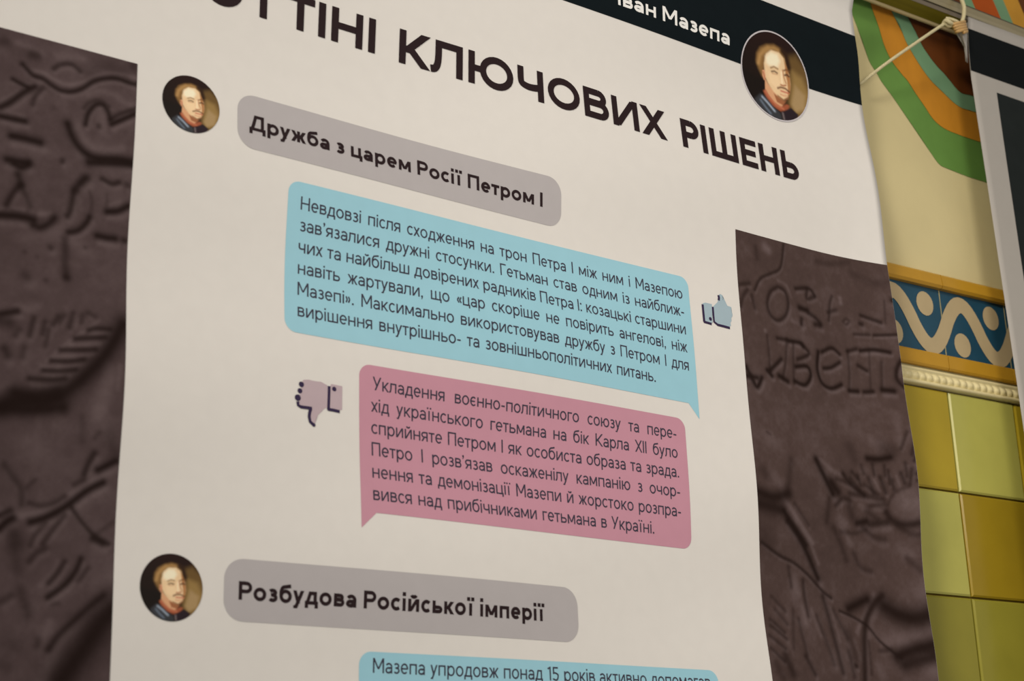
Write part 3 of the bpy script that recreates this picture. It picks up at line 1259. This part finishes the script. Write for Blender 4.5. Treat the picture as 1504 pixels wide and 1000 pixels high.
R_ST = '''a -.7 9 300,110 295,190 280,240 230,265 180,290 150,350
a .55 34 200,120 220,140
a -.4 20 150,120 160,180
a -.6 12 70,320 120,315
a -.6 12 75,440 85,390 110,350
a -.6 12 135,380 150,450
a .3 10 120,390 130,410
a -.75 12 275,335 235,360 217,425 235,490 275,518 315,490 330,425 312,360 275,335
a .25 12 275,300 320,330 345,390
a -.8 12 370,345 440,345 470,385
a -.7 12 430,350 430,400 470,390
a -1 18 390,450 430,465
a -.8 14 400,510 400,540
a -.8 14 440,480 480,510 500,540
a -.8 18 475,540 500,545
a -.6 10 560,390 550,430 545,520
a -.6 12 580,465 540,475
a .4 14 600,400 605,430
a -.5 9 630,515 645,530 630,545 617,530 630,515
a -.8 12 700,500 740,520 790,545
a -.8 14 698,545 704,548
a -.4 10 805,430 810,550
a -1 16 840,430 870,440
a -.8 9 760,612 900,620
a -.6 9 670,600 740,608
a -1 15 100,770 130,830 160,880 185,830
a -.9 14 105,820 160,830
a -.5 10 215,600 225,700 230,790
a -1 14 215,790 240,820
a -.9 13 230,790 290,730
a -.5 10 320,620 315,740 300,830
a -1 16 280,820 325,850
a -.8 12 270,615 320,625
a -1 13 330,630 390,640 410,660
a -.5 10 355,640 360,860
a -.8 12 400,650 440,700 380,730
a -1 13 370,770 430,770 450,820 420,870 365,850
a -1 13 490,690 485,780 510,860 560,890 610,870
a -.9 12 510,690 560,670 600,705
a -.9 12 520,780 560,775 600,750
a -.5 10 640,690 650,800 650,900
a -.8 12 640,690 680,680
a -1 13 700,690 760,690 830,710
a -.8 12 690,770 730,800
a -1 14 650,905 690,910
a -.9 13 720,915 760,915
a -.4 10 740,700 750,900
a -.5 10 795,760 800,900
a -1 17 800,910 850,920
a -.9 15 920,720 870,770 860,850 900,910 950,900
a .3 10 205,570 205,580
a .25 14 350,520 420,560
a -.35 24 480,200 560,215 640,210
a -.3 34 660,270 760,330 860,330
b -.9 50 80,670 180,710 270,690
b -.85 60 100,750 220,785
b .35 60 190,590 220,620
b -.4 40 120,540 140,580
b -.45 34 290,480 270,650
b .2 50 140,330 200,380
b -.4 10 150,310 170,325
b .45 22 240,710 330,840 430,990
b -1 28 245,790 310,890 390,1000
b -.5 12 310,750 400,880
b -1 24 440,480 480,570 540,690
b -.9 44 530,620 570,680
b .3 20 460,480 550,560
b -1 30 735,480 790,488 850,480
b -.7 15 960,410 950,470
b -.7 15 990,420 960,510
b -.7 15 900,580 920,640
b -.7 15 1020,580 980,630
b -.6 15 1010,540 970,590
b -.8 18 600,570 640,630 720,700
b -.6 14 680,580 700,640
b -.6 14 650,560 680,600
b -.6 16 740,600 770,690
b -.7 16 800,600 830,690
b -.6 16 860,620 870,670
b -.5 14 560,600 640,630
b .3 14 770,610 800,680
b .3 14 880,600 900,660
b .3 14 980,540 950,640
b .3 20 560,560 620,600
b .42 120 940,740 990,770
b -.8 34 840,810 880,865 950,892 1040,875
b -.4 16 845,770 875,695 940,662
b -.6 18 640,690 740,710 820,730
b -.5 16 750,770 830,760
b -.9 24 690,870 740,860
b -.5 30 520,720 510,860
b .35 50 590,840 610,870
b -.7 22 760,880 850,870
b .2 60 760,380 800,400
b .2 40 880,220 900,400
b .2 30 700,550 720,560
b -.6 14 920,520 930,600
b -.6 14 950,560 945,650
b -.6 13 840,560 850,640
b -.6 13 760,520 770,580
b -.6 13 820,530 825,590
b -.5 14 700,520 715,570
b -.6 15 640,600 690,670
b -.55 14 720,640 790,700
b -.5 40 640,760 660,830
b -.5 30 740,800 800,850
b .3 24 700,760 740,790
b .3 20 780,790 830,800
b -.6 16 560,760 600,720 640,730
b -.45 20 600,920 680,930 740,910
b -.45 60 820,420 860,440
b -.35 50 640,400 660,480
b .25 40 960,300 980,360
b -.5 12 930,330 900,430
b -.5 12 980,340 1000,420
b -.35 90 100,900 160,980
c -1 24 190,20 260,110 330,240 390,370
c .35 16 240,20 320,130 390,280
c -.8 11 40,150 150,230 240,275 330,350 420,450 470,490
c -.6 14 300,380 310,480 330,600
c .4 60 245,400 255,440
c .3 26 300,540 310,640
c -.5 12 110,480 190,570
c -.6 12 100,620 180,700
c -.6 12 100,660 190,740
c -.6 12 90,720 180,800
c -.5 12 130,560 200,650
c -.6 12 95,800 170,880
c -.7 18 420,480 450,600 490,800 520,950
c .25 18 470,560 510,760
c -.4 16 240,560 230,800
c -.5 14 270,620 310,840
c -.7 16 300,850 350,960
c -.8 22 760,480 700,560 660,700 650,1000
c .4 20 720,480 660,600 620,700
c -.8 9 520,570 600,610 680,670 740,760 850,870
c -1 44 575,555 680,500
c -1 90 770,545 850,605 940,625 1040,580
c .35 90 960,470 1000,480
c -1 60 830,855 950,805 1090,775
c -.85 60 870,910 1000,865
c .3 70 780,780 1000,700
c .35 70 1000,940 1090,905
c -.8 14 598,908 604,912
c -.7 40 180,850 220,960
c -.4 40 560,700 600,860
c .2 40 560,780 580,900
c -.5 14 740,820 800,810
c .25 40 720,900 760,980
c -.5 30 470,60 520,160 560,260
c .3 26 520,60 580,160
c -.5 20 640,60 700,120 760,140
c -.5 26 820,60 900,120 960,110
c -.5 18 600,220 640,300 700,330
c -.45 30 880,260 940,330
c .25 40 840,200 900,240
c -.5 14 480,560 560,740
c -.5 14 380,600 430,760 470,900
c -.5 14 210,300 230,420
c .25 18 350,560 400,720
c -.45 40 120,900 160,980
c -.5 16 560,820 590,980
c .25 24 600,760 630,860
c -.4 14 680,760 690,960
c -.45 24 940,820 1060,840'''


def value_noise(X, Y, scale, seed):
    r = np.random.RandomState(seed)
    G = r.rand(64, 64)
    u, v = X / scale, Y / scale
    i, j = np.floor(u).astype(int), np.floor(v).astype(int)
    fu, fv = u - i, v - j
    fu, fv = fu * fu * (3 - 2 * fu), fv * fv * (3 - 2 * fv)
    g = lambda a, b: G[a % 64, b % 64]
    return (g(i, j) * (1 - fu) + g(i + 1, j) * fu) * (1 - fv) + (g(i, j + 1) * (1 - fu) + g(i + 1, j + 1) * fu) * fv - 0.5


def relief_colour(strokes, seed, tone=(74, 59, 57)):
    items = []
    for row in strokes.split('\n'):
        a = row.split()
        ox, oy, sc = REG[a[0]]
        pts = []
        for q in a[3:]:
            x, y = map(float, q.split(','))
            pts.append(on_banner(ox + x / sc, oy + y / sc))
        if len(pts) > 2:
            pts = smooth_path(pts, 4)
        wd = float(a[2]) / sc * 0.00098
        if float(a[1]) < -.45 and float(a[2]) < 26:      # cut lines: dark cut with a lit lower lip
            items.append((-0.42 * float(a[1]), wd * 1.2, [(x + wd * .55, z - wd * 1.15) for x, z in pts]))
            wd *= 1.35
        items.append((float(a[1]), wd, pts))

    def f(X, Z):
        dk = np.zeros(X.shape)
        lt = np.zeros(X.shape)
        for s, wd, pts in items:
            d = line_dist(X, Z, pts)
            g = np.exp(-(d / (0.62 * wd + 0.0004)) ** 2)
            if s < 0:
                dk = 1 - (1 - dk) * (1 - np.clip(-s, 0, .96) * g)
            else:
                lt = np.maximum(lt, s * g)
        v = (0.55 * value_noise(X, Z, 0.045, seed) + 0.35 * value_noise(X, Z, 0.016, seed + 1) + 0.35 * value_noise(X, Z, 0.0065, seed + 2)
             + 0.25 * value_noise(X, Z, 0.0028, seed + 3))
        v = np.clip(0.42 * v + 1.0 * lt * (1 - dk * .6), -0.45, 1)
        base = np.array([lin(q) for q in tone])
        lite = np.array([lin(110), lin(93), lin(90)])
        dark = np.array([lin(22), lin(11), lin(7)])
        vv = v[..., None]
        c = np.where(vv > 0, base * (1 - np.clip(vv, 0, 1)) + lite * np.clip(vv, 0, 1), base * (1 + vv) + dark * (-vv))
        c = c * (1 - dk[..., None] * 0.93) + dark * dk[..., None] * 0.93
        return c / np.array(LF)
    return f


lp = grid_mesh('relief_photograph', B_L + 0.012, -0.3026, B_BOT + .35, 0.1965, 0.0015, 0.0003, [M['relief']], banner, relief_colour(L_ST, 3))
lp['label'] = 'dark brown photograph of a carved relief with a leaf'
rp = grid_mesh('relief_photograph', 0.4000, B_R - 0.0004, B_BOT + .35, 0.1945, 0.0015, 0.0003, [M['relief']], banner, relief_colour(R_ST, 11, (71, 55, 50)))
rp['label'] = 'dark brown photograph of a carved relief with old letters'

# ------------------------------------------------------------------ rail along the wall
RAILYAW = math.radians(-1.7)
RO = np.array([0.862, 0.0, Z0])
RA = np.array([math.cos(RAILYAW), math.sin(RAILYAW), 0.0])
RN = np.array([-RA[1], RA[0], 0.0])


def rail_pt(s, z, back=0.0):
    p = RO + RA * s + RN * back
    return (p[0], p[1], p[2] + z)


rail = empty('hanging_rail', rail_pt(0, .6), 'long metal hanging rail along the wall, above the right-hand banner', 'rail')


def extrude_rail(name, prof, s0, s1, mt):
    k = len(prof)
    vs = [rail_pt(s, z, b) for s in (s0, s1) for z, b in prof]
    fs = [(j, (j + 1) % k, k + (j + 1) % k, k + j) for j in range(k)]
    fs += [tuple(reversed(range(k))), tuple(range(k, 2 * k))]
    o = mesh(name, vs, fs, [mt], rail)
    bm = bmesh.new()
    bm.from_mesh(o.data)
    bmesh.ops.recalc_face_normals(bm, faces=bm.faces[:])
    bm.to_mesh(o.data)
    bm.free()
    return o


extrude_rail('face', [(0.6150, 0.000), (0.6160, 0.003), (0.6160, 0.022), (0.6015, 0.022), (0.6015, 0.0012), (0.6085, 0.0022)], -1.55, 0.95, M['rail'])
extrude_rail('edge_strip', [(0.6152, 0.0006), (0.6185, 0.002), (0.6185, 0.022), (0.6162, 0.022), (0.6162, 0.003)], -1.55, 0.95, M['rail_dark'])
extrude_rail('groove', [(0.6015, 0.0030), (0.6015, 0.022), (0.5990, 0.022), (0.5990, 0.0030)], -1.55, 0.95, M['rail_dark'])
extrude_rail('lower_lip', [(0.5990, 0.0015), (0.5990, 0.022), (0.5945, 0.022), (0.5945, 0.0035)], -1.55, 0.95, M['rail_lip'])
extrude_rail('underside', [(0.5945, 0.0040), (0.5945, 0.024), (0.5868, 0.024), (0.5868, 0.0190)], -1.55, 0.95, M['rail_reflect'])
extrude_rail('back_edge', [(0.5868, 0.0200), (0.5868, 0.0250), (0.5845, 0.0250), (0.5845, 0.0225)], -1.55, 0.95, M['rail_edge'])

# ------------------------------------------------------------------ second banner
banner2 = empty('exhibition_banner', (0.86, 0, Z0), 'grey-white banner with black header band at the right edge, tied to the metal rail', 'banner')
Y2 = math.radians(-1.9)


def S2(x, z, lift=0.0):
    u = x - 0.856
    curl = interp(z, [-0.9, 0.0, 0.25, 0.5], [0.011, 0.010, 0.004, 0.0]) * max(0.0, 1 - u / 0.12) ** 2
    off = 0.0008 * math.sin(14 * x + 9 * z)
    sh = 0.0
    if z > 0.50:                                 # the top corner is drawn in by the cord
        t = (z - 0.50) / 0.10
        sh = 0.011 * t * t * max(0.0, 1 - u / 0.10)
    return (x + sh, -0.004 + u * math.tan(Y2) - curl - off - lift, z + Z0)


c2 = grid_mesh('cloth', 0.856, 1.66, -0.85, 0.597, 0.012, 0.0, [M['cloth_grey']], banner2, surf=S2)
so = c2.modifiers.new('thickness', 'SOLIDIFY')
so.thickness = 0.0007
so.offset = -1.0
b2 = sheet('header_band', [[(0.8561, 0.5145), (1.66, 0.5145), (1.66, 0.5785), (0.8561, 0.5785)]], 0.00025, M['black'], banner2, surf=S2)
b2['label'] = 'black header band'
p2 = sheet('photo_panel', [[(0.9045, -0.60), (1.61, -0.60), (1.61, 0.4945), (0.9045, 0.4945)]], 0.00025, M['charcoal'], banner2, surf=S2)
p2['label'] = 'charcoal printed panel'


# gathered corner: cloth pinched from the tie down to the edge of the band
def at_depth(px, py, y):
    d = ray(px, py)
    t = (y - CAM[1]) / d[1]
    p = CAM + d * t
    return (float(p[0]), float(p[1]), float(p[2]))


gv, gf = [], []
rows = [(1400, 36, 1421, 33), (1403, 44, 1420.5, 42), (1408, 54, 1420.8, 52), (1413, 62, 1420.8, 62), (1416.8, 69, 1420.8, 70), (1418.2, 78, 1421.0, 80), (1419.2, 90, 1421.5, 92)]
for (xa, ya, xb, yb) in rows:
    for k in range(7):
        t = k / 6
        fold = -0.0075 - 0.004 * math.sin(math.pi * t) + 0.0022 * math.sin(3 * math.pi * t)
        gv.append(at_depth(xa + (xb - xa) * t, ya + (yb - ya) * t, fold))
for j in range(len(rows) - 1):
    for k in range(6):
        a = j * 7 + k
        gf.append((a, a + 7, a + 8, a + 1))
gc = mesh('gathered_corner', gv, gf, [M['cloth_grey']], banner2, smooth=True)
so = gc.modifiers.new('thickness', 'SOLIDIFY')
so.thickness = 0.001


# ------------------------------------------------------------------ tie cord
def tube(name, pts, r, mt, parent, seg=8, n=6):
    P = [np.array(p, float) for p in smooth3(pts, n)]
    vs, fs = [], []
    up = np.array([0.13, -0.7, 0.7])
    for i, p in enumerate(P):
        d = P[min(i + 1, len(P) - 1)] - P[max(i - 1, 0)]
        d = d / (np.linalg.norm(d) + 1e-9)
        a = np.cross(d, up)
        a /= np.linalg.norm(a) + 1e-9
        b = np.cross(d, a)
        for k in range(seg):
            t = 2 * math.pi * k / seg
            vs.append(p + r * (a * math.cos(t) + b * math.sin(t)))
    for i in range(len(P) - 1):
        for k in range(seg):
            fs.append((i * seg + k, i * seg + (k + 1) % seg, (i + 1) * seg + (k + 1) % seg, (i + 1) * seg + k))
    fs.append(tuple(reversed(range(seg))))
    fs.append(tuple(range((len(P) - 1) * seg, len(P) * seg)))
    return mesh(name, vs, fs, [mt], parent, smooth=True)


def smooth3(pts, n):
    P = [np.array(p, float) for p in pts]
    P = [P[0]] + P + [P[-1]]
    out = []
    for i in range(1, len(P) - 2):
        p0, p1, p2_, p3 = P[i - 1], P[i], P[i + 1], P[i + 2]
        for k in range(n):
            t = k / n
            out.append(0.5 * (2 * p1 + (p2_ - p0) * t + (2 * p0 - 5 * p1 + 4 * p2_ - p3) * t * t + (3 * p1 - p0 - 3 * p2_ + p3) * t ** 3))
    out.append(P[-2])
    return out


tie = empty('tie_cord', at_depth(1408, 38, -0.015), 'cream cord looped over the metal rail, knotted to the right banner\'s corner', 'cord')
A = at_depth
tube('loop', [A(1398, 16, 0.031), A(1397, -8, 0.031), A(1400, -17, 0.018), A(1405, -13, 0.000), A(1411, -3, -0.007), A(1415.5, 8, -0.010), A(1416, 16, -0.012), A(1415, 25, -0.013), A(1412.5, 33, -0.013), A(1409, 40, -0.014)],
     0.0027, M['cord'], tie)
wrap = []
for k in range(0, 46):
    t = k / 45
    a = 2 * math.pi * 4.2 * t
    cx, cy = 1407 + 6 * t, 33 + 15 * t
    wrap.append(A(cx + 9.5 * (1 - .25 * t) * math.cos(a), cy - 1.2 * math.cos(a), -0.013 - 0.006 * math.sin(a)))
kn = tube('knot', wrap, 0.0022, M['tape'], tie, n=3)
kn['label'] = 'amber coils of the knot'
tube('knot_end', [A(1385, 36, -0.006), A(1389, 30, -0.012), A(1395, 33, -0.016), A(1399, 36, -0.014), A(1394, 38, -0.011), A(1388, 34, -0.009)], 0.0026, M['cord'], tie)
s_, z_ = on_wall(1258, 127)
tube('string', [A(1396, 33, -0.010), A(1387, 35, -0.008), A(1340, 66.5, 0.004), A(1300, 94.5, 0.016), A(1262, 124, 0.028)], 0.0021, M['cord'], tie)
tube('side_tie', [A(1389, 27, -0.008), A(1396, 28, -0.012), A(1404, 31, -0.016), A(1412, 36, -0.017)], 0.0022, M['cord'], tie)
